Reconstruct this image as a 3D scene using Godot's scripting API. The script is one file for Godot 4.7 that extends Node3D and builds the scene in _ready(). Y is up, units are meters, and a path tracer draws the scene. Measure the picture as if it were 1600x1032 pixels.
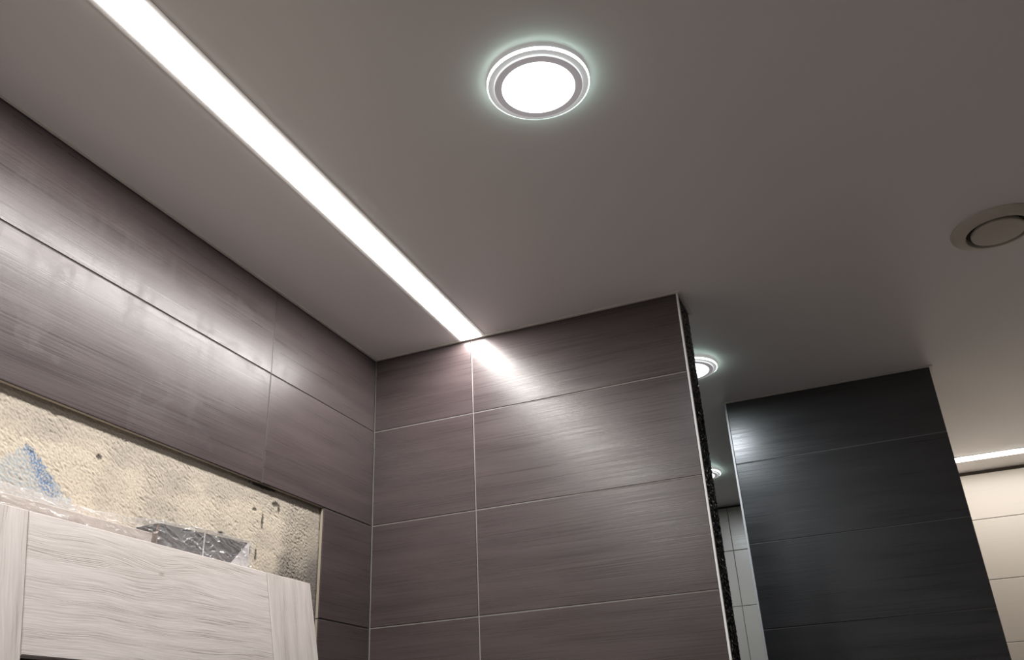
extends Node3D
# Bathroom corner seen from below: a stretch ceiling with a recessed linear lamp, glass-rimmed
# downlights and an air valve, dark tiled piers, an unfinished plaster niche with a leaning door.
# Floor y = 0, camera y = H0, ceiling y = H0 + 1.

const H0 := 1.62
const CEIL := 2.62
const XL := -1.1426          # face of the tiles of the left wall
const ZF := -1.8806          # face of the tiles of the front pier
const XP := -0.3033          # glittering end of the front pier
const ZFB := -2.0032         # back of the front pier
const ZS := -2.694           # face of the second pier
const XS0 := -0.3377
const XS1 := 0.2741
const ZB := -4.02            # face of the far wall
const XR := 1.5
const ZK := 1.3
const ROW := 0.245
const SKEW := 0.0205         # the near strip light runs a little askew to the wall

var rng := RandomNumberGenerator.new()
var mats := {}
var taken := {}
var trim_count := 0


func _ready() -> void:
	# ---------- camera
	var cam := Camera3D.new()
	cam.name = "camera"
	cam.fov = 41.525
	cam.near = 0.02
	cam.far = 60.0
	cam.rotation = Vector3(0.4596, 0.3738, -0.0512)
	cam.position = Vector3(0, H0, 0)
	add_child(cam)
	cam.current = true
	# ---------- surroundings and exposure
	var env := Environment.new()
	env.background_mode = Environment.BG_COLOR
	env.background_color = Color(0, 0, 0)
	env.tonemap_mode = Environment.TONE_MAPPER_LINEAR
	env.tonemap_exposure = 1.5
	env.sdfgi_enabled = true
	env.ssao_enabled = true
	env.ssil_enabled = true
	var we := WorldEnvironment.new()
	we.name = "world_environment"
	we.environment = env
	add_child(we)
	# ---------- the lamps' own light (their fittings are built further down)
	strip_light("strip_glow_near", Vector3(-0.8505, CEIL, ZF + 0.010), SKEW, 2.62, 1.46, Color(1.0, 0.985, 0.965))
	strip_light("strip_glow_far", Vector3(XS1 + 0.012, CEIL, -3.804), PI / 2, XR - XS1 - 0.03, 0.12, Color(1.0, 0.975, 0.945))
	for d in [[-0.343, -1.048, 0.095], [-0.380, -2.340, 0.18], [-0.572, -3.425, 0.22]]:
		round_light("downlight_glow", d[0], d[1], d[2])

	rng.seed = 7
	make_materials()
	build_shell()
	build_left_wall()
	build_front_pier()
	build_second_pier()
	build_far_wall()
	build_trims()
	build_strip_lamps()
	build_downlights()
	build_air_valve()
	build_door()
	build_package()


# ------------------------------------------------------------------ lights
func strip_light(called: String, at: Vector3, turn: float, long: float, energy: float, tint: Color) -> void:
	var l := AreaLight3D.new()
	l.name = called
	l.area_size = Vector2(0.058, long)
	var way := Vector3(sin(turn), 0, cos(turn))
	l.basis = Basis(Vector3.UP, turn) * Basis(Vector3.RIGHT, -PI / 2)
	l.position = at + way * (long / 2) + Vector3.DOWN * 0.0052
	l.light_energy = energy
	l.light_color = tint
	l.area_normalize_energy = true
	l.area_range = 12.0
	l.shadow_enabled = true
	add_child(l)


func round_light(called: String, x: float, z: float, energy: float) -> void:
	var l := AreaLight3D.new()
	l.name = called
	l.area_size = Vector2(0.083, 0.083)
	l.position = Vector3(x, CEIL - 0.0202, z)
	l.rotation = Vector3(-PI / 2, 0, 0)
	l.light_energy = energy
	l.light_color = Color(0.94, 0.975, 1.0)
	l.area_normalize_energy = true
	l.area_range = 12.0
	l.shadow_enabled = true
	add_child(l, true)


# ------------------------------------------------------------------ naming
func numbered(called: String) -> String:
	var n: int = taken.get(called, -1) + 1
	taken[called] = n
	return called if n == 0 else "%s_%03d" % [called, n]


func tag(o: Node3D, label: String, category: String, group := "", kind := "") -> Node3D:
	o.set_meta("label", label)
	o.set_meta("category", category)
	if group:
		o.set_meta("group", group)
	if kind:
		o.set_meta("kind", kind)
	return o


func thing(called: String, label: String, category: String, at := Vector3.ZERO, group := "", kind := "") -> Node3D:
	var o := Node3D.new()
	o.name = numbered(called)
	o.position = at
	add_child(o)
	return tag(o, label, category, group, kind)


# a part: a mesh under its thing, numbered among its siblings
func part(called: String, mesh: Mesh, parent: Node3D) -> MeshInstance3D:
	var o := MeshInstance3D.new()
	var k := 0
	var n := called
	while parent.has_node(NodePath(n)):
		k += 1
		n = "%s_%03d" % [called, k]
	o.name = n
	o.mesh = mesh
	parent.add_child(o)
	return o


func lone(called: String, mesh: Mesh, label: String, category: String, kind := "") -> MeshInstance3D:
	var o := MeshInstance3D.new()
	o.name = numbered(called)
	o.mesh = mesh
	add_child(o)
	tag(o, label, category, "", kind)
	return o


# ------------------------------------------------------------------ mesh helpers
func begin() -> SurfaceTool:
	var st := SurfaceTool.new()
	st.begin(Mesh.PRIMITIVE_TRIANGLES)
	return st


func finish(st: SurfaceTool, m: Material, onto: ArrayMesh = null) -> ArrayMesh:
	st.set_material(m)
	return st.commit(onto)


func tri(st: SurfaceTool, a: Vector3, b: Vector3, c: Vector3, n: Vector3, ua := Vector2.ZERO, ub := Vector2.ZERO, uc := Vector2.ZERO) -> void:
	var flip := (b - a).cross(c - a).dot(n) > 0.0   # front faces run clockwise
	var p := [a, c, b] if flip else [a, b, c]
	var u := [ua, uc, ub] if flip else [ua, ub, uc]
	for i in 3:
		st.set_normal(n)
		st.set_uv(u[i])
		st.add_vertex(p[i])


func uv_of(p: Vector3, n: Vector3) -> Vector2:
	var q := n.abs()
	if q.x >= q.y and q.x >= q.z:
		return Vector2(p.z, p.y)
	if q.z >= q.y:
		return Vector2(p.x, p.y)
	return Vector2(p.x, p.z)


func quad(st: SurfaceTool, a: Vector3, b: Vector3, c: Vector3, d: Vector3, out: Vector3, off := Vector2.ZERO) -> void:
	var n := (b - a).cross(c - a)
	if n.length() < 1e-12:
		n = (c - a).cross(d - a)
	n = n.normalized()
	if n.dot(out) < 0:
		n = -n
	tri(st, a, b, c, n, uv_of(a, n) + off, uv_of(b, n) + off, uv_of(c, n) + off)
	tri(st, a, c, d, n, uv_of(a, n) + off, uv_of(c, n) + off, uv_of(d, n) + off)


# box with chamfered edges
func cbox(st: SurfaceTool, lo: Vector3, hi: Vector3, b := 0.0, off := Vector2.ZERO) -> void:
	var c := (lo + hi) / 2
	var h := (hi - lo) / 2
	if b <= 0.0:
		for ax in 3:
			for s in [-1.0, 1.0]:
				var n := Vector3.ZERO
				n[ax] = s
				var i := (ax + 1) % 3
				var j := (ax + 2) % 3
				var q := []
				for k in [[-1, -1], [1, -1], [1, 1], [-1, 1]]:
					var v := Vector3.ZERO
					v[ax] = s * h[ax]
					v[i] = k[0] * h[i]
					v[j] = k[1] * h[j]
					q.append(c + v)
				quad(st, q[0], q[1], q[2], q[3], n, off)
		return
	for ax in 3:
		var i := (ax + 1) % 3
		var j := (ax + 2) % 3
		for s in [-1.0, 1.0]:
			var n := Vector3.ZERO
			n[ax] = s
			var q := []
			for k in [[-1, -1], [1, -1], [1, 1], [-1, 1]]:
				var v := Vector3.ZERO
				v[ax] = s * h[ax]
				v[i] = k[0] * (h[i] - b)
				v[j] = k[1] * (h[j] - b)
				q.append(c + v)
			quad(st, q[0], q[1], q[2], q[3], n, off)
		# four edges that run along ax
		for si in [-1.0, 1.0]:
			for sj in [-1.0, 1.0]:
				var q := []
				for t in [[0, -1], [0, 1], [1, 1], [1, -1]]:
					var v := Vector3.ZERO
					v[ax] = t[1] * (h[ax] - b)
					v[i] = si * (h[i] - (b if t[0] == 1 else 0.0))
					v[j] = sj * (h[j] - (0.0 if t[0] == 1 else b))
					q.append(c + v)
				var n := Vector3.ZERO
				n[i] = si
				n[j] = sj
				quad(st, q[0], q[1], q[2], q[3], n.normalized(), off)
	for sx in [-1.0, 1.0]:
		for sy in [-1.0, 1.0]:
			for sz in [-1.0, 1.0]:
				var s := Vector3(sx, sy, sz)
				var n := s.normalized()
				var p0 := c + Vector3(sx * h.x, sy * (h.y - b), sz * (h.z - b))
				var p1 := c + Vector3(sx * (h.x - b), sy * h.y, sz * (h.z - b))
				var p2 := c + Vector3(sx * (h.x - b), sy * (h.y - b), sz * h.z)
				tri(st, p0, p1, p2, n)


func box_mesh(lo: Vector3, hi: Vector3, m: Material, b := 0.0, off := Vector2.ZERO) -> ArrayMesh:
	var st := begin()
	cbox(st, lo, hi, b, off)
	return finish(st, m)


# surface of revolution round y; profile of (radius, height); each band keeps its own flat slope
func lathe(st: SurfaceTool, prof: Array, segs := 72) -> void:
	for k in prof.size() - 1:
		var p: Vector2 = prof[k]
		var q: Vector2 = prof[k + 1]
		var dr := q.x - p.x
		var dy := q.y - p.y
		var nl := Vector2(dy, -dr).normalized()   # outward for a profile that runs downwards inwards
		for s in segs:
			var a0 := TAU * s / segs
			var a1 := TAU * (s + 1) / segs
			var d0 := Vector3(cos(a0), 0, sin(a0))
			var d1 := Vector3(cos(a1), 0, sin(a1))
			var n0 := d0 * nl.x + Vector3.UP * nl.y
			var n1 := d1 * nl.x + Vector3.UP * nl.y
			var v := [d0 * p.x + Vector3.UP * p.y, d1 * p.x + Vector3.UP * p.y, d1 * q.x + Vector3.UP * q.y, d0 * q.x + Vector3.UP * q.y]
			var nn := [n0, n1, n1, n0]
			for t in [[0, 1, 2], [0, 2, 3]]:
				if v[t[0]].distance_to(v[t[1]]) < 1e-7 or v[t[1]].distance_to(v[t[2]]) < 1e-7 or v[t[0]].distance_to(v[t[2]]) < 1e-7:
					continue
				var cr: Vector3 = (v[t[1]] - v[t[0]]).cross(v[t[2]] - v[t[0]])
				var order: Array = [t[0], t[2], t[1]] if cr.dot(nn[t[0]] + nn[t[2]]) > 0 else t
				for i in order:
					st.set_normal(nn[i])
					st.set_uv(Vector2(v[i].x, v[i].z))
					st.add_vertex(v[i])


func lathe_mesh(prof: Array, m: Material, segs := 72) -> ArrayMesh:
	var st := begin()
	lathe(st, prof, segs)
	return finish(st, m)


# a tile: glazed face with eased edges on a pale biscuit. e = along the course, n = out of the wall
func tile_mesh(e: Vector3, n: Vector3, face: float, a0: float, a1: float, y0: float, y1: float, glaze: Material, thick := 0.009, wob := 0.0) -> ArrayMesh:
	var g := 0.0024
	var b := 0.0014
	var nf := face + wob
	var at := func(u: float, y: float, d: float) -> Vector3: return e * u + Vector3.UP * y + n * (d * n[n.abs().max_axis_index()])
	var sgn := n[n.abs().max_axis_index()]
	var st := begin()
	var off := Vector2(rng.randf() * 0.7 - a0, rng.randf() * 0.48 - y0)
	var f := [at.call(a0 + b, y0 + b, nf), at.call(a1 - b, y0 + b, nf), at.call(a1 - b, y1 - b, nf), at.call(a0 + b, y1 - b, nf)]
	quad(st, f[0], f[1], f[2], f[3], n, off)
	var m := [at.call(a0, y0, nf - sgn * b), at.call(a1, y0, nf - sgn * b), at.call(a1, y1, nf - sgn * b), at.call(a0, y1, nf - sgn * b)]
	var k := [at.call(a0, y0, nf - sgn * g), at.call(a1, y0, nf - sgn * g), at.call(a1, y1, nf - sgn * g), at.call(a0, y1, nf - sgn * g)]
	var z := [at.call(a0, y0, nf - sgn * thick), at.call(a1, y0, nf - sgn * thick), at.call(a1, y1, nf - sgn * thick), at.call(a0, y1, nf - sgn * thick)]
	var outs := [Vector3.DOWN, e, Vector3.UP, -e]
	for i in 4:
		var j := (i + 1) % 4
		quad(st, f[i], f[j], m[j], m[i], outs[i] + n, off)
		quad(st, m[i], m[j], k[j], k[i], outs[i], off)
	var mesh := finish(st, glaze)
	var st2 := begin()
	for i in 4:
		var j := (i + 1) % 4
		quad(st2, k[i], k[j], z[j], z[i], outs[i])
	return finish(st2, mats.biscuit, mesh)


# ------------------------------------------------------------------ materials
func mat(called: String, c: Color, rough := 0.6, metal := 0.0, spec := 0.5) -> StandardMaterial3D:
	var m := StandardMaterial3D.new()
	m.resource_name = called
	m.albedo_color = c
	m.roughness = rough
	m.metallic = metal
	m.metallic_specular = spec
	mats[called] = m
	return m


func glow(called: String, c: Color, energy: float, base := Color(0.8, 0.8, 0.8)) -> StandardMaterial3D:
	var m := mat(called, base, 0.4)
	m.emission_enabled = true
	m.emission = c
	m.emission_energy_multiplier = energy
	return m


func noise(s: int, octaves := 4, freq := 1.0) -> FastNoiseLite:
	var n := FastNoiseLite.new()
	n.seed = s
	n.noise_type = FastNoiseLite.TYPE_SIMPLEX_SMOOTH
	n.fractal_type = FastNoiseLite.FRACTAL_FBM if octaves > 1 else FastNoiseLite.FRACTAL_NONE
	n.fractal_octaves = octaves
	n.frequency = freq
	return n


func tex(im: Image) -> ImageTexture:
	return ImageTexture.create_from_image(im)


# brushed horizontal streaks: [grey tint, gloss, relief], 1.5 m across and 0.75 m high
func streak_images() -> Array:
	var w := 1024
	var h := 1024
	var a := noise(11, 2)
	var b := noise(12, 1)
	var c := noise(13, 3)
	var d := noise(14, 3)
	var smear := PackedByteArray()
	smear.resize(w * h)
	var tint := PackedByteArray()
	var gloss := PackedByteArray()
	var relief := PackedByteArray()
	tint.resize(w * h)
	gloss.resize(w * h)
	relief.resize(w * h)
	for y in h:
		for x in w:
			var bend := 3.0 * sin(x * 0.004 + y * 0.01)
			var v1 := a.get_noise_2d(x * 0.0026, (y + bend) * 0.13)      # fine long strokes
			var v2 := b.get_noise_2d(x * 0.0055, (y + bend) * 0.45)       # hair lines
			var v3 := c.get_noise_2d(x * 0.0030 + 50.0, y * 0.012)       # broad drifts
			var dark := clampf((v1 * 0.9 + v2 * 0.5 - 0.18) * 2.2, 0.0, 1.0)
			var t := 0.87 + 0.09 * v3 + 0.08 * v1 - 0.13 * dark + 0.04 * v2
			tint[y * w + x] = int(clampf(t, 0.0, 1.0) * 255)
			gloss[y * w + x] = int(clampf(0.80 + 0.14 * v1 + 0.10 * v2 + 0.10 * v3, 0.0, 1.0) * 255)
			# dried water marks and wiped patches: rounded blots with firmer rims, and runs below them
			var q := d.get_noise_2d(x * 0.0105, y * 0.0055)
			var blot := smoothstep(0.26, 0.30, q) - 0.55 * smoothstep(0.31, 0.40, q)
			var run := smoothstep(0.34, 0.44, d.get_noise_2d(x * 0.022 + 300.0, y * 0.0022))
			smear[y * w + x] = int(clampf(0.80 + 0.14 * v1 + 0.10 * v2 + 0.10 * v3 + 0.14 * blot + 0.10 * run, 0.0, 1.0) * 255)
			relief[y * w + x] = int(clampf(0.5 + 0.35 * v2 + 0.25 * v1, 0.0, 1.0) * 255)
	var out := []
	for p in [tint, gloss, relief, smear]:
		out.append(tex(Image.create_from_data(w, h, false, Image.FORMAT_L8, p)))
	return out


# bleached oak, grain along u; 1 m by 0.5 m
func oak_images() -> Array:
	var w := 1024
	var h := 1024
	var a := noise(21, 3)
	var b := noise(22, 3)
	var c := noise(23, 2)
	var wp := noise(24, 2)
	var col := PackedByteArray()
	var rel := PackedByteArray()
	col.resize(w * h * 3)
	rel.resize(w * h)
	var knots := [Vector2(300, 210), Vector2(760, 120), Vector2(620, 400), Vector2(90, 420)]
	var light := Color(0.84, 0.808, 0.795)
	var deep := Color(0.65, 0.612, 0.592)
	for row in h:
		var y := row * 0.5
		for x in w:
			var warp := 6.0 * wp.get_noise_2d(x * 0.004, y * 0.006)
			for kn in knots:
				var d: Vector2 = Vector2(x, y) - kn
				var q := exp(-(d.x * d.x / 5200.0 + d.y * d.y / 420.0))
				warp += 9.0 * q * (1.0 if d.y > 0 else -1.0)
			var yy := y + warp
			var fibre := a.get_noise_2d(x * 0.012, yy * 0.34)
			var band := b.get_noise_2d(x * 0.0022, yy * 0.042)
			var pore := c.get_noise_2d(x * 0.007, yy * 0.62)
			var line := clampf((pore - 0.16) * 2.6, 0.0, 1.0) * clampf(0.5 + 1.6 * band, 0.0, 1.0)
			var t := clampf(0.22 + 0.26 * fibre + 0.24 * band + 0.62 * line, 0.0, 1.0)
			for kn in knots:
				var d: Vector2 = Vector2(x, y) - kn
				t = maxf(t, 1.1 * exp(-(d.x * d.x / 60.0 + d.y * d.y / 14.0)))
			t = minf(t, 1.0)
			var k := light.lerp(deep, t)
			var i := (row * w + x) * 3
			col[i] = int(k.r * 255)
			col[i + 1] = int(k.g * 255)
			col[i + 2] = int(k.b * 255)
			rel[row * w + x] = int(clampf(0.75 - 0.6 * line - 0.2 * fibre, 0.0, 1.0) * 255)
	return [tex(Image.create_from_data(w, h, false, Image.FORMAT_RGB8, col)), tex(Image.create_from_data(w, h, false, Image.FORMAT_L8, rel))]


func tile_mat(called: String, c: Color, rough: float, im: Array, bump := 0.009, tinted := true) -> StandardMaterial3D:
	var m := mat(called, c, rough, 0.0, 0.5)
	if tinted:
		m.albedo_texture = im[0]
	m.roughness_texture = im[1]
	m.roughness_texture_channel = BaseMaterial3D.TEXTURE_CHANNEL_RED
	m.heightmap_enabled = true
	m.heightmap_texture = im[2]
	m.heightmap_scale = bump
	m.uv1_scale = Vector3(1.0 / 1.5, 1.0 / 0.75, 1)
	return m


func make_materials() -> void:
	var s := streak_images()
	tile_mat("tile_brown", Color(0.355, 0.310, 0.315), 0.37, s)
	var smudged := tile_mat("tile_smudged", Color(0.355, 0.310, 0.315), 0.40, s)
	smudged.roughness_texture = s[3]
	tile_mat("tile_black", Color(0.27, 0.268, 0.275), 0.42, s)
	mats.tile_black.metallic_specular = 0.68
	tile_mat("tile_beige", Color(0.86, 0.83, 0.795), 0.40, s, 0.006, false)
	mat("biscuit", Color(0.67, 0.63, 0.565), 0.9)
	mat("grout", Color(0.55, 0.535, 0.525), 0.9)
	mat("grout_grey", Color(0.45, 0.44, 0.44), 0.9)
	mat("grout_dark", Color(0.30, 0.29, 0.28), 0.9)
	mat("mortar", Color(0.52, 0.49, 0.44), 0.95)
	mat("ceiling", Color(0.94, 0.93, 0.925), 0.38, 0.0, 0.5)
	mat("flange", Color(0.94, 0.93, 0.925), 0.5)
	mat("white_plastic", Color(0.88, 0.865, 0.84), 0.4)
	mat("white_metal", Color(0.95, 0.95, 0.95), 0.4)
	glow("frosted_glow", Color(0.99, 0.96, 0.99), 0.12)  # faint glow given to the ring, standing in for bloom round the disc
	mat("valve_white", Color(0.80, 0.77, 0.72), 0.45)
	mat("gap_shade", Color(0.28, 0.25, 0.22), 0.9)  # dark brown that paints shade into shallow gaps
	mat("plain_wall", Color(0.24, 0.225, 0.22), 0.6)
	mat("back_wall", Color(0.42, 0.40, 0.395), 0.6)
	mat("floor", Color(0.83, 0.80, 0.80), 0.5)
	glow("led", Color(1.0, 0.99, 0.97), 8.0)
	glow("led_round", Color(0.99, 1.0, 1.0), 3.0)
	glow("rim_glow", Color(0.87, 1.0, 0.96), 4.6)
	glow("rim_soft", Color(0.96, 0.97, 0.97), 0.22)
	glow("step_glow", Color(0.97, 0.99, 0.99), 0.6)
	var o := oak_images()
	for v in [["oak_rail", 0.0], ["oak_stile", 0.37]]:
		var m := mat(v[0], Color(1, 1, 1), 0.55)
		m.albedo_texture = o[0]
		m.heightmap_enabled = true
		m.heightmap_texture = o[1]
		m.heightmap_scale = 0.03
		m.uv1_scale = Vector3(1.0, 2.0, 1)
	mat("dark_glass", Color(0.10, 0.09, 0.085), 0.15)
	mat("door_edge", Color(0.80, 0.77, 0.74), 0.6)
	var pl := mat("plaster", Color(1, 1, 1), 0.95, 0.0, 0.3)
	pl.vertex_color_use_as_albedo = true
	mat("plaster_plain", Color(0.76, 0.72, 0.655), 0.95)
	var gl := mat("chips", Color(1, 1, 1), 0.20, 0.0, 0.4)
	gl.vertex_color_use_as_albedo = true
	mat("glitter_base", Color(0.09, 0.09, 0.09), 0.5)
	mat("card_white", Color(0.87, 0.85, 0.85), 0.6)
	var cd := mat("card_dark", Color(0.40, 0.38, 0.385), 0.5)
	cd.albedo_texture = s[0]
	cd.uv1_scale = Vector3(2.0, 4.0, 1)
	mat("card_brown", Color(0.50, 0.42, 0.37), 0.8)
	mat("card_black", Color(0.13, 0.12, 0.12), 0.6)
	mat("board", Color(0.80, 0.75, 0.72), 0.6)
	var fm := mat("film", Color(0.95, 0.95, 0.96, 0.16), 0.15)
	fm.transparency = BaseMaterial3D.TRANSPARENCY_ALPHA
	fm.cull_mode = BaseMaterial3D.CULL_DISABLED


# ------------------------------------------------------------------ the setting
func build_shell() -> void:
	lone("ceiling", box_mesh(Vector3(XL - 0.25, CEIL, ZB - 0.15), Vector3(XR + 0.15, CEIL + 0.12, ZK + 0.15), mats.ceiling), "smooth pale satin stretch ceiling over the whole room", "ceiling", "structure")
	lone("floor", box_mesh(Vector3(XL - 0.25, -0.12, ZB - 0.15), Vector3(XR + 0.15, 0.0, ZK + 0.15), mats.floor), "plain grey floor below the frame", "floor", "structure")
	var wr := thing("wall_right", "wall closing the room opposite the leaning door, dark in front and beige behind", "wall", Vector3.ZERO, "", "structure")
	part("dark_stretch", box_mesh(Vector3(XR, 0, -2.6), Vector3(XR + 0.15, CEIL, ZK + 0.15), mats.plain_wall), wr)
	part("beige_stretch", box_mesh(Vector3(XR, 0, ZB - 0.15), Vector3(XR + 0.15, CEIL, -2.6), mats.tile_beige), wr)  # beige put on this unseen stretch to bounce light to the far wall
	lone("wall_back", box_mesh(Vector3(XL - 0.25, 0, ZK), Vector3(XR, CEIL, ZK + 0.15), mats.back_wall), "plain grey wall behind the viewer", "wall", "structure")


func rows_down(tops: Array, bottom := 0.0) -> Array:
	# boundaries (world y) from the ceiling down: the given ones, then full courses
	var ys := [CEIL]
	for t in tops:
		ys.append(t + H0)
	while ys[-1] - ROW > bottom + 0.03:
		ys.append(ys[-1] - ROW)
	ys.append(bottom)
	return ys


func course(parent: Node3D, e: Vector3, n: Vector3, face: float, cuts: Array, y0: float, y1: float, m: Material, gap := 0.003) -> void:
	var j := 0.0010
	for i in cuts.size() - 1:
		var top := y1 - (gap if y1 >= CEIL - 0.001 else j)
		part("tile", tile_mesh(e, n, face, cuts[i] + j, cuts[i + 1] - j, y0 + j, top, m, 0.009, rng.randf_range(-0.0004, 0.0002)), parent)


func build_left_wall() -> void:
	var w := thing("wall_left", "dark brown tiled wall with a bare plaster opening behind the leaning door", "wall", Vector3.ZERO, "", "structure")
	part("core", box_mesh(Vector3(XL - 0.25, 0, ZB - 0.15), Vector3(XL - 0.05, CEIL, ZK), mats.plaster_plain), w)
	var ys := rows_down([0.793, 0.5439, 0.2989])
	var y_open: float = ys[2]
	var zo := -1.6701
	# the bed of mortar behind the tiles, set back from their edges, and the grout between them
	part("mortar_bed", box_mesh(Vector3(XL - 0.05, y_open + 0.003, ZF - 0.002), Vector3(XL - 0.0085, CEIL, ZK), mats.mortar), w)
	part("grout", box_mesh(Vector3(XL - 0.0085, y_open + 0.001, ZF - 0.002), Vector3(XL - 0.0016, CEIL - 0.001, ZK), mats.grout_dark), w)
	part("mortar_bed", box_mesh(Vector3(XL - 0.05, 0, ZF - 0.002), Vector3(XL - 0.0085, y_open + 0.003, zo - 0.006), mats.mortar), w)
	part("grout", box_mesh(Vector3(XL - 0.0085, 0, ZF - 0.002), Vector3(XL - 0.0016, y_open + 0.001, zo - 0.004), mats.grout_dark), w)
	var e := Vector3(0, 0, 1)
	var n := Vector3(1, 0, 0)
	for i in 2:
		course(w, e, n, XL, [ZF + 0.0015, -1.4413, -0.6913, 0.0587, 0.8087, ZK - 0.002], ys[i + 1], ys[i], mats.tile_smudged)
	for i in range(2, ys.size() - 1):
		course(w, e, n, XL, [ZF + 0.0015, zo], ys[i + 1], ys[i], mats.tile_brown)
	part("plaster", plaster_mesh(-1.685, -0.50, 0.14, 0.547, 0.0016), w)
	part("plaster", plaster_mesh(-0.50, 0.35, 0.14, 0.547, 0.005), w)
	part("plaster", plaster_mesh(-1.685, 0.35, -H0, 0.14, 0.007), w)
	part("wall_lining", box_mesh(Vector3(XL - 0.05, 0, -1.685), Vector3(XL - 0.0165, y_open + 0.003, 0.35), mats.plaster_plain), w)
	part("bounce_plaster", box_mesh(Vector3(XL - 0.05, 0, 0.35), Vector3(XL, y_open, ZK), mats.plaster_plain), w)  # unseen plaster stretch, kept pale to bounce light onto the ceiling
	# the wall goes on behind the front pier
	part("rear_lining", box_mesh(Vector3(XL - 0.05, 0, ZB), Vector3(XL, CEIL, ZFB), mats.plain_wall), w)


func plaster_mesh(z0: float, z1: float, y0: float, y1: float, step: float) -> ArrayMesh:
	# trowelled plaster with real relief; stains and tones in vertex colours
	var nz := int((z1 - z0) / step)
	var ny := int((y1 - y0) / step)
	var lump := noise(31, 3, 26.0)
	var grit := noise(32, 3, 230.0)
	var crack := noise(33, 2, 70.0)
	var stain := noise(34, 3, 7.0)
	var fleck := noise(35, 2, 260.0)
	var cream := Color(0.80, 0.755, 0.69).srgb_to_linear()
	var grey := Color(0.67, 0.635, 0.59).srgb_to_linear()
	var slate := Color(0.47, 0.445, 0.425).srgb_to_linear()
	var soot := Color(0.27, 0.25, 0.23).srgb_to_linear()
	var blue := Color(0.24, 0.42, 0.62).srgb_to_linear()
	var pale := Color(0.65, 0.685, 0.715).srgb_to_linear()
	var spots := [[0.486, -1.030, 0.0055, 0.0055], [0.472, -1.468, 0.017, 0.004], [0.515, -1.506, 0.006, 0.010], [0.508, -1.520, 0.010, 0.004], [0.403, -1.432, 0.010, 0.005], [0.398, -1.455, 0.014, 0.0035], [0.490, -1.440, 0.004, 0.006], [0.421, -1.345, 0.004, 0.008], [0.545, -1.46, 0.006, 0.05]]
	var pos := PackedVector3Array()
	var col := PackedColorArray()
	var tri_ := PackedVector2Array([Vector2(-0.896, 0.470), Vector2(-0.800, 0.385), Vector2(-1.012, 0.385)])
	for iy in ny + 1:
		for iz in nz + 1:
			var y := y0 + (y1 - y0) * iy / ny
			var z := z0 + (z1 - z0) * iz / nz
			# strokes of the float run nearly level
			var s := z * 0.95 + y * 0.31
			var t := y * 0.95 - z * 0.31
			var rough := smoothstep(-1.525, -1.565, z + 0.02 * lump.get_noise_2d(y * 0.6, 3.0) - (0.5 - y) * 0.10)
			var smooth_edge := smoothstep(-1.615, -1.645, z)
			var v := 0.0005 * lump.get_noise_2d(s * 0.8, t * 1.3)
			v += (0.0009 + 0.0010 * rough * (1.0 - smooth_edge)) * grit.get_noise_2d(s * 0.62, t)
			var cr := absf(crack.get_noise_2d(s * 0.28, t * 1.1))
			v -= 0.0012 * clampf(1.0 - cr * 7.0, 0.0, 1.0) * clampf(0.4 + 2.0 * lump.get_noise_2d(z * 0.5 + 9.0, y * 0.5), 0.0, 1.0)
			var st := stain.get_noise_2d(z, y * 1.6)
			var c := cream.lerp(grey, clampf(0.16 + 0.8 * st, 0.0, 0.85))
			c = c.lerp(grey, 0.6 * smoothstep(0.470, 0.515, y + 0.03 * st))  # greyer towards the top edge
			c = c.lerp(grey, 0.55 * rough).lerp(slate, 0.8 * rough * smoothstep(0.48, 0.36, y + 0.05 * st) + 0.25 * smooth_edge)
			c = c.lerp(slate, clampf(fleck.get_noise_2d(s * 0.6, t) * 1.5 - 0.30, 0.0, 0.5))
			for sp in spots:
				var q := pow((y - sp[0]) / sp[2], 2.0) + pow((z - sp[1]) / sp[3], 2.0)
				q += 0.9 * grit.get_noise_2d(z * 0.5, y * 0.5)
				if q < 1.3:
					c = c.lerp(soot, clampf((1.3 - q) * 1.3, 0.0, 0.85))
					v -= 0.0016 * clampf(1.3 - q, 0.0, 1.0)
			if Geometry2D.is_point_in_polygon(Vector2(z + 0.012 * grit.get_noise_2d(z * 0.4, y * 0.4), y), tri_):
				var f := fleck.get_noise_2d(z * 0.8, y * 0.8)
				c = c.lerp(pale, clampf(0.55 + 1.1 * f, 0.0, 1.0))
				# the thick of the spray runs down beside the right edge
				var mid := -0.906 - (0.462 - y) * 0.75
				var core := exp(-pow((z - mid) / 0.016, 2.0)) * smoothstep(0.385, 0.42, y)
				c = c.lerp(blue, clampf(core * 0.62 + f * 1.7 * core, 0.0, 0.78))
			pos.append(Vector3(XL - 0.0115 + v, H0 + y, z))
			col.append(c)
	var st2 := begin()
	for i in pos.size():
		st2.set_color(col[i])
		st2.set_smooth_group(0)
		st2.add_vertex(pos[i])
	for iy in ny:
		for iz in nz:
			var a := iy * (nz + 1) + iz
			var b := a + 1
			var c2 := a + nz + 1
			var d := c2 + 1
			for i in [a, b, d, a, d, c2]:
				st2.add_index(i)
	st2.generate_normals()
	return finish(st2, mats.plaster)


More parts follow.
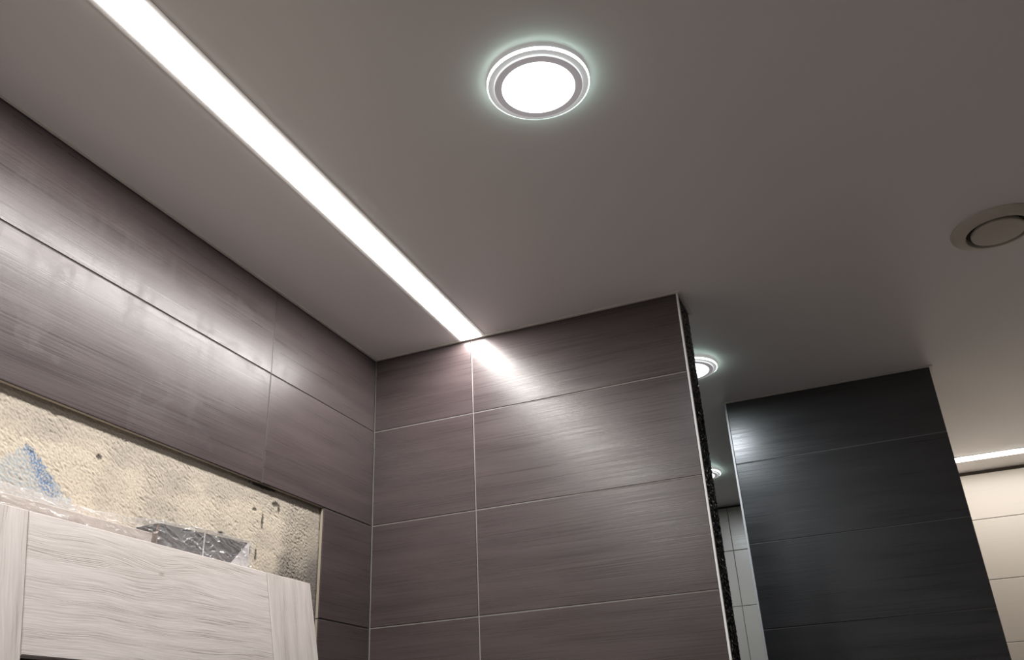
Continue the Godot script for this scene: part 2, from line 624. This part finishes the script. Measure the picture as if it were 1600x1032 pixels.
func build_front_pier() -> void:
	var w := thing("wall_front", "dark brown tiled pier with a pale edge strip and glittering black end", "wall", Vector3.ZERO, "", "structure")
	var ys := rows_down([0.793, 0.5439, 0.2989])
	part("core", box_mesh(Vector3(XL, 0, ZFB), Vector3(XP - 0.010, CEIL, ZF - 0.0085), mats.plain_wall), w)
	part("grout", box_mesh(Vector3(XL, 0, ZF - 0.0085), Vector3(XP - 0.006, CEIL - 0.001, ZF - 0.0014), mats.grout), w)
	for i in ys.size() - 1:
		course(w, Vector3(1, 0, 0), Vector3(0, 0, 1), ZF, [XL + 0.0015, -0.8547, XP - 0.0030], ys[i + 1], ys[i], mats.tile_brown)
	part("edge_profile", box_mesh(Vector3(XP - 0.0040, 0, ZF - 0.0050), Vector3(XP + 0.0012, CEIL - 0.001, ZF + 0.0006), mats.white_metal, 0.0008), w)
	# glitter panel: black glassy chips, each tilted its own way; pale flecks paint in sparkle
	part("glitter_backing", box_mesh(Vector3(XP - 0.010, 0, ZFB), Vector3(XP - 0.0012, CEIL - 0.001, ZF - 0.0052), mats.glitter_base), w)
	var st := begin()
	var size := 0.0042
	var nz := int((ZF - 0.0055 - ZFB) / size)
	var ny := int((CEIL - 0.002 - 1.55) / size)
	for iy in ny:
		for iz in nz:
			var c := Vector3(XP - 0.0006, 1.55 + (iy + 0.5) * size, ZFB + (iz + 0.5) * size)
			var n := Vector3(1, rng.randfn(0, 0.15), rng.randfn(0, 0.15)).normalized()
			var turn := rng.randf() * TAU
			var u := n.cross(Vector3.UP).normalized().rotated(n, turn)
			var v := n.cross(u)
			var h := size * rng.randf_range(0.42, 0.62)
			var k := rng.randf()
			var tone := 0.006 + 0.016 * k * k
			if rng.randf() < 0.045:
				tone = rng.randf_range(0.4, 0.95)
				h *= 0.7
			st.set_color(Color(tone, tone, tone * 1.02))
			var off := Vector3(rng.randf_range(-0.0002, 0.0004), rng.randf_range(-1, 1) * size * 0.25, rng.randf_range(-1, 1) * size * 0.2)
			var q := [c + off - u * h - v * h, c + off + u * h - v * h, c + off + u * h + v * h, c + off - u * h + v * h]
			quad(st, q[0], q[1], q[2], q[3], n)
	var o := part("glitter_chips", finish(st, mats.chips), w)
	o.set_meta("kind", "stuff")
	o.set_meta("label", "black glittering chips with pale flecks painted as sparkle")


func build_second_pier() -> void:
	var w := thing("wall_partition", "black tiled pier with a white left edge standing behind the front pier", "wall", Vector3.ZERO, "", "structure")
	var ys := rows_down([0.7948, 0.5476, 0.3045])
	part("core", box_mesh(Vector3(XS0 + 0.002, 0, ZS - 0.12), Vector3(XS1 - 0.001, CEIL, ZS - 0.0085), mats.plain_wall), w)
	part("rear_core", box_mesh(Vector3(XS1 - 0.12, 0, ZB), Vector3(XS1 - 0.001, CEIL, ZS - 0.12), mats.plain_wall), w)
	part("grout", box_mesh(Vector3(XS0 + 0.004, 0, ZS - 0.0085), Vector3(XS1 - 0.003, CEIL - 0.001, ZS - 0.0014), mats.grout_grey), w)
	for i in ys.size() - 1:
		course(w, Vector3(1, 0, 0), Vector3(0, 0, 1), ZS, [XS0 + 0.0045, XS1 - 0.0005], ys[i + 1], ys[i], mats.tile_black)
	part("edge_profile", box_mesh(Vector3(XS0 - 0.001, 0, ZS - 0.010), Vector3(XS0 + 0.0050, CEIL - 0.001, ZS + 0.0006), mats.white_metal, 0.0008), w)
	part("beige_side", box_mesh(Vector3(XS1 - 0.001, 0, ZB), Vector3(XS1, CEIL, ZS - 0.03), mats.tile_beige), w)  # unseen side, faced in beige to brighten the space behind
	part("side_lining", box_mesh(Vector3(XS0 - 0.0005, 0, ZS - 0.12), Vector3(XS0 + 0.002, CEIL, ZS - 0.010), mats.plain_wall), w)


func build_far_wall() -> void:
	var w := thing("wall_far", "far wall of light beige tiles seen beside and beyond the black pier", "wall", Vector3.ZERO, "", "structure")
	part("core", box_mesh(Vector3(XL, 0, ZB - 0.15), Vector3(XR, CEIL, ZB - 0.0085), mats.gap_shade), w)  # dark brown puts shade into the gap under the ceiling
	part("grout", box_mesh(Vector3(XL, 0, ZB - 0.0085), Vector3(XR, CEIL - 0.016, ZB - 0.0016), mats.grout_dark), w)
	var ys := [CEIL, 0.799 + H0, 0.5595 + H0, 0.323 + H0]
	while ys[-1] - 0.238 > 0.03:
		ys.append(ys[-1] - 0.238)
	ys.append(0.0)
	for i in ys.size() - 1:
		course(w, Vector3(1, 0, 0), Vector3(0, 0, 1), ZB, [XL + 0.002, -0.5690, XS1 - 0.12], ys[i + 1], ys[i], mats.tile_beige, 0.008)
		course(w, Vector3(1, 0, 0), Vector3(0, 0, 1), ZB, [XS1, 0.931, XR - 0.002], ys[i + 1], ys[i], mats.tile_beige, 0.015)


# slim white moulding where the stretch ceiling meets a wall
func trim(lo: Vector2, hi: Vector2, label: String) -> void:
	trim_count += 1
	var m := box_mesh(Vector3(lo.x, CEIL - 0.0030, lo.y), Vector3(hi.x, CEIL - 0.0002, hi.y), mats.white_plastic, 0.0009)
	lone("trim_%d" % trim_count, m, label, "moulding", "structure")


func build_trims() -> void:
	var t := 0.009
	trim(Vector2(XL, ZF + t), Vector2(XL + t, ZK), "white ceiling moulding along the brown tiled wall above the door")
	trim(Vector2(XL, ZF), Vector2(XP + t, ZF + t), "white ceiling moulding along the front of the brown tiled pier")
	trim(Vector2(XP + 0.0015, ZFB - t), Vector2(XP + t, ZF), "short white ceiling moulding above the glittering black pier end")
	trim(Vector2(XL, ZFB - t), Vector2(XP + 0.0015, ZFB), "white ceiling moulding on the hidden back of the glittering pier")
	trim(Vector2(XS0 - t, ZS), Vector2(XS1 + t, ZS + t), "white ceiling moulding along the top of the black tiled pier")
	trim(Vector2(XS0 - t, ZS - 0.12), Vector2(XS0, ZS), "short white ceiling moulding on the left flank of the black pier")
	trim(Vector2(XS1, ZB), Vector2(XS1 + t, ZS), "white ceiling moulding on the right flank of the black pier")


# ------------------------------------------------------------------ lamps and valve
func strip_lamp(label: String, at: Vector3, turn: float, long: float) -> void:
	# its origin is the end at the wall; it runs along its own +z
	var t := thing("linear_lamp", label, "strip light", at)
	t.rotation.y = turn
	var st := begin()
	# gently domed opal diffuser
	var prof := [Vector2(-0.029, 0.0), Vector2(-0.0285, -0.0034), Vector2(0.0, -0.0042), Vector2(0.0285, -0.0034), Vector2(0.029, 0.0)]
	for i in prof.size() - 1:
		var p: Vector2 = prof[i]
		var q: Vector2 = prof[i + 1]
		quad(st, Vector3(p.x, p.y, 0), Vector3(p.x, p.y, long), Vector3(q.x, q.y, long), Vector3(q.x, q.y, 0), Vector3.DOWN)
	part("diffuser", finish(st, mats.led), t)
	for s in [-1.0, 1.0]:
		var x0 := minf(s * 0.0295, s * 0.0400)
		part("flange", box_mesh(Vector3(x0, -0.0010, 0), Vector3(x0 + 0.0105, -0.0001, long), mats.flange, 0.0004), t)


func build_strip_lamps() -> void:
	strip_lamp("long glowing white recessed strip light in the ceiling over the leaning door", Vector3(-0.8505, CEIL, ZF + 0.010), SKEW, 2.62)
	strip_lamp("short visible glowing strip light in the ceiling before the beige far wall", Vector3(XS1 + 0.012, CEIL, -3.804), PI / 2, XR - XS1 - 0.03)


func build_downlights() -> void:
	var t := thing("downlight", "large round glass-rimmed downlight alone in the open ceiling right of the strip light", "downlight", Vector3(-0.343, CEIL, -1.048), "glass-rimmed ceiling downlights")
	part("glass_rim", lathe_mesh([Vector2(0.0842, -0.0085), Vector2(0.0842, -0.0120), Vector2(0.0822, -0.0135)], mats.rim_glow), t)
	part("glass_top", lathe_mesh([Vector2(0.0600, -0.0085), Vector2(0.0842, -0.0085)], mats.rim_soft), t)
	part("housing", lathe_mesh([Vector2(0.0600, -0.0002), Vector2(0.0600, -0.0176)], mats.frosted_glow), t)
	part("glass_plate", lathe_mesh([Vector2(0.0822, -0.0135), Vector2(0.0725, -0.0135)], mats.rim_soft), t)
	part("inner_step", lathe_mesh([Vector2(0.0725, -0.0135), Vector2(0.0725, -0.0163), Vector2(0.0718, -0.0170)], mats.step_glow), t)
	part("bezel", lathe_mesh([Vector2(0.0718, -0.0170), Vector2(0.0700, -0.0176), Vector2(0.0600, -0.0176)], mats.frosted_glow), t)
	part("diffuser", lathe_mesh([Vector2(0.0600, -0.0176), Vector2(0.0570, -0.0186), Vector2(0.03, -0.0193), Vector2(0.0, -0.0195)], mats.led_round), t)
	for d in [[-0.380, -2.340, "half-hidden round downlight beside the top of the glittering black pier end"], [-0.572, -3.425, "smallest round downlight in the narrow gap above the far tiles"]]:
		var c: Node3D = t.duplicate()
		c.name = numbered("downlight")
		c.position = Vector3(d[0], CEIL, d[1])
		add_child(c)
		c.set_meta("label", d[2])


func build_air_valve() -> void:
	var t := thing("air_valve", "round off-white ventilation valve in the dim part of the ceiling", "air vent", Vector3(0.4012, CEIL, -1.915))
	part("flange", lathe_mesh([Vector2(0.094, -0.0002), Vector2(0.0935, -0.0025), Vector2(0.088, -0.0065), Vector2(0.076, -0.0115), Vector2(0.068, -0.0130), Vector2(0.0655, -0.0120), Vector2(0.0640, -0.0060), Vector2(0.0640, -0.0008)], mats.valve_white, 96), t)
	part("throat_shade", lathe_mesh([Vector2(0.0640, -0.0008), Vector2(0.0, -0.0008)], mats.gap_shade, 64), t)  # flat dark floor, painted for the shade inside a deep valve
	part("disc", lathe_mesh([Vector2(0.0480, -0.0010), Vector2(0.0540, -0.0060), Vector2(0.0550, -0.0110), Vector2(0.0542, -0.0135), Vector2(0.0515, -0.0148), Vector2(0.030, -0.0160), Vector2(0.0, -0.0164)], mats.valve_white, 96), t)


# ------------------------------------------------------------------ the leaning door
func build_door() -> void:
	# in the door's own axes: +x out of its face, y up along it, z along the wall; origin at the foot of its face
	var lean := atan(0.195)
	var top := Vector3(-1.05, H0 + 0.338, 0)
	var d := 0.038
	var long := (top.y - d * sin(lean)) / cos(lean)   # its rear lower edge stands on the floor
	var t := thing("door_leaf", "pale oak-look door leaf leaning unhung against the bare plaster", "door", Vector3(top.x + long * sin(lean), d * sin(lean), 0))
	t.rotation.z = lean
	var zr := -1.501
	var zl := -0.697
	var zsr := -1.361
	var zsl := -0.837
	var g := 0.0006
	for z in [[zr, zsr], [zsl, zl]]:
		part("stile", wood_box(Vector3(-d, 0, z[0] + g), Vector3(0, long, z[1] - g), mats.oak_stile, true, 0.31 if z[0] == zr else 0.5), t)
	var rail := 0.193
	var yy := long
	var k := 0
	while yy > 0.2:
		part("rail", wood_box(Vector3(-d + 0.0005, yy - rail, zsr + g), Vector3(-0.0005, yy, zsl - g), mats.oak_rail, false, 0.38 + 0.42 * k), t)
		yy -= rail
		if yy - 0.24 < 0.05:
			break
		part("glass_panel", box_mesh(Vector3(-d + 0.012, yy - 0.24, zsr), Vector3(-0.012, yy, zsl), mats.dark_glass), t)
		yy -= 0.24
		k += 1


func wood_box(lo: Vector3, hi: Vector3, m: Material, upright: bool, shift: float) -> ArrayMesh:
	var st := begin()
	var off := Vector2(shift, shift * 0.7)
	var b := 0.0012
	var c := (lo + hi) / 2
	# the face and its eased edges by hand, so that the grain runs along the piece
	var e := [Vector3(hi.x, lo.y + b, lo.z + b), Vector3(hi.x, lo.y + b, hi.z - b), Vector3(hi.x, hi.y - b, hi.z - b), Vector3(hi.x, hi.y - b, lo.z + b)]
	var f := [Vector3(hi.x - b, lo.y, lo.z), Vector3(hi.x - b, lo.y, hi.z), Vector3(hi.x - b, hi.y, hi.z), Vector3(hi.x - b, hi.y, lo.z)]
	var r := [Vector3(lo.x, lo.y, lo.z), Vector3(lo.x, lo.y, hi.z), Vector3(lo.x, hi.y, hi.z), Vector3(lo.x, hi.y, lo.z)]
	var outs := [Vector3.DOWN, Vector3.BACK, Vector3.UP, Vector3.FORWARD]
	var put := func(a: Vector3, bb: Vector3, cc: Vector3, dd: Vector3, o: Vector3) -> void:
		var n := (bb - a).cross(cc - a).normalized()
		if n.dot(o) < 0:
			n = -n
		var w := func(p: Vector3) -> Vector2:
			return (Vector2(p.y, p.z) if upright else Vector2(p.z, p.y)) + off
		tri(st, a, bb, cc, n, w.call(a), w.call(bb), w.call(cc))
		tri(st, a, cc, dd, n, w.call(a), w.call(cc), w.call(dd))
	put.call(e[0], e[1], e[2], e[3], Vector3.RIGHT)
	put.call(r[0], r[1], r[2], r[3], Vector3.LEFT)
	for i in 4:
		var j := (i + 1) % 4
		put.call(e[i], e[j], f[j], f[i], outs[i] + Vector3.RIGHT)
		put.call(f[i], f[j], r[j], r[i], outs[i])
	return finish(st, m)


# ------------------------------------------------------------------ the wrapped package behind the door
func build_package() -> void:
	var xf := -1.100
	var xb := -1.150
	# a pale board standing against the plaster
	lone("packed_board", box_mesh(Vector3(xb, 0.0, -1.118), Vector3(xf - 0.002, H0 + 0.3700, -0.62), mats.board, 0.001), "pale pinkish board standing behind the door under clear film", "board")
	# the printed carton beside it
	var c := thing("carton", "dark grey printed carton with a white corner behind the door", "box", Vector3(0, 0, 0))
	var z0 := -1.128
	var z1 := -1.366
	var y0 := 0.0
	var yl := H0 + 0.3885
	var yr := H0 + 0.3985
	var st := begin()
	# dark part of the front, cut along the slanting print edge
	var A := Vector3(xf, yl, z0)
	var B := Vector3(xf, yr, z1 + 0.006)
	var slope := (yr - (H0 + 0.347)) / 0.050
	var C := Vector3(xf, y0, z1 + 0.006 + (yr - y0) / slope)
	var D := Vector3(xf, y0, z0)
	if C.z > z0:
		C = Vector3(xf, yr - (z0 - B.z) * slope, z0)
		tri(st, A, B, C, Vector3.RIGHT, uv_of(A, Vector3.RIGHT), uv_of(B, Vector3.RIGHT), uv_of(C, Vector3.RIGHT))
	else:
		quad(st, A, B, C, D, Vector3.RIGHT)
	part("printed_panel", finish(st, mats.card_dark), c)
	var sw := begin()
	var E := Vector3(xf, yr, z1)
	var F := Vector3(xf, y0, z1)
	var G := Vector3(xf, y0, z0)
	quad(sw, B, E, F, C, Vector3.RIGHT)
	tri(sw, C, F, G, Vector3.RIGHT)
	var o := part("white_corner", finish(sw, mats.card_white), c)
	o.set_meta("label", "white corner of the printed carton")
	# sides, top, back
	var sb := begin()
	quad(sb, Vector3(xf, yl - 0.014, z0), Vector3(xb, yl - 0.014, z0), Vector3(xb, y0, z0), Vector3(xf, y0, z0), Vector3.BACK)
	part("side_panel", finish(sb, mats.card_brown), c)
	var sc := begin()
	quad(sc, A, Vector3(xb, yl, z0), Vector3(xb, yl - 0.014, z0), Vector3(xf, yl - 0.014, z0), Vector3.BACK)
	quad(sc, A, Vector3(xb, yl, z0), Vector3(xb, yr, z1), E, Vector3.UP)
	quad(sc, E, Vector3(xb, yr, z1), Vector3(xb, y0, z1), F, Vector3.FORWARD)
	quad(sc, Vector3(xb, yl, z0), Vector3(xb, yr, z1), Vector3(xb, y0, z1), Vector3(xb, y0, z0), Vector3.LEFT)
	quad(sc, Vector3(xf, y0, z0), Vector3(xb, y0, z0), Vector3(xb, y0, z1), Vector3(xf, y0, z1), Vector3.DOWN)
	part("dark_shell", finish(sc, mats.card_black), c)
	part("corner_edge", box_mesh(Vector3(xf - 0.003, y0, z0 - 0.0002), Vector3(xf + 0.0008, yl - 0.004, z0 + 0.0028), mats.card_brown, 0.0006), c)
	part("white_tape", box_mesh(Vector3(xf + 0.0001, y0, -1.2415), Vector3(xf + 0.0007, yl + 0.0045, -1.2385), mats.card_white), c)
	# clear film drawn over board and carton
	lone("plastic_film", film_mesh(xf, xb), "crinkled clear plastic film draped over the board and carton behind the door", "film")


func film_mesh(xf: float, xb: float) -> ArrayMesh:
	var line := [[-0.62, 0.389], [-0.822, 0.382], [-0.97, 0.378], [-1.043, 0.382], [-1.126, 0.3925], [-1.241, 0.4005], [-1.364, 0.4015]]
	var fold := noise(41, 3, 9.0)
	var crease := noise(42, 2, 16.0)
	var fine := noise(43, 2, 55.0)
	var nz := 700
	var rows := 120
	var pos := PackedVector3Array()
	for iz in nz + 1:
		var z := lerpf(-0.62, -1.372, float(iz) / nz)
		var top := 0.389
		for k in line.size() - 1:
			if z <= line[k][0] and z >= line[k + 1][0]:
				top = lerpf(line[k][1], line[k + 1][1], (z - line[k][0]) / (line[k + 1][0] - line[k][0]))
		if z < line[-1][0]:
			top = line[-1][1]
		top += 0.0015 * fold.get_noise_2d(z * 1.5, 7.0)
		for r in rows + 1:
			var t := float(r) / rows
			var x := 0.0
			var y := 0.0
			if t < 0.75:
				y = lerpf(0.29, top, t / 0.75)
				# pulled tight: long slanting pleats, with short cross wrinkles where it bunches
				var s := z * 0.95 + y * 0.31
				var q := y * 0.95 - z * 0.31
				s += 0.010 * fold.get_noise_2d(z * 2.0, y * 3.0)
				q += 0.010 * fold.get_noise_2d(z * 2.0 + 5.0, y * 3.0)
				var long_pleat := pow(maxf(1.0 - absf(crease.get_noise_2d(s * 0.42, q * 3.6)) * 1.7, 0.0), 5.0)
				var cross := pow(maxf(1.0 - absf(fine.get_noise_2d(s * 1.5 + q * 0.8, q * 0.5 - s * 0.2)) * 2.0, 0.0), 4.0) * smoothstep(-0.05, 0.35, fold.get_noise_2d(z * 1.4 + 3.0, y))
				x = xf + 0.0032 + 0.0016 * fold.get_noise_2d(z, y * 2.0) + 0.0044 * long_pleat + 0.0027 * cross
				x = maxf(x, xf + 0.0012)
			else:
				var u := (t - 0.75) / 0.25
				x = lerpf(xf + 0.0030, xb + 0.002, u)
				y = top + 0.0012 * sin(u * PI) + 0.0012 * fine.get_noise_2d(z, u)
			pos.append(Vector3(x, H0 + y, z))
	var st := begin()
	for p in pos:
		st.set_smooth_group(0)
		st.add_vertex(p)
	for iz in nz:
		for r in rows:
			var a := iz * (rows + 1) + r
			var b := a + 1
			var c := a + rows + 1
			var d := c + 1
			for i in [a, b, d, a, d, c]:
				st.add_index(i)
	st.generate_normals()
	return finish(st, mats.film)
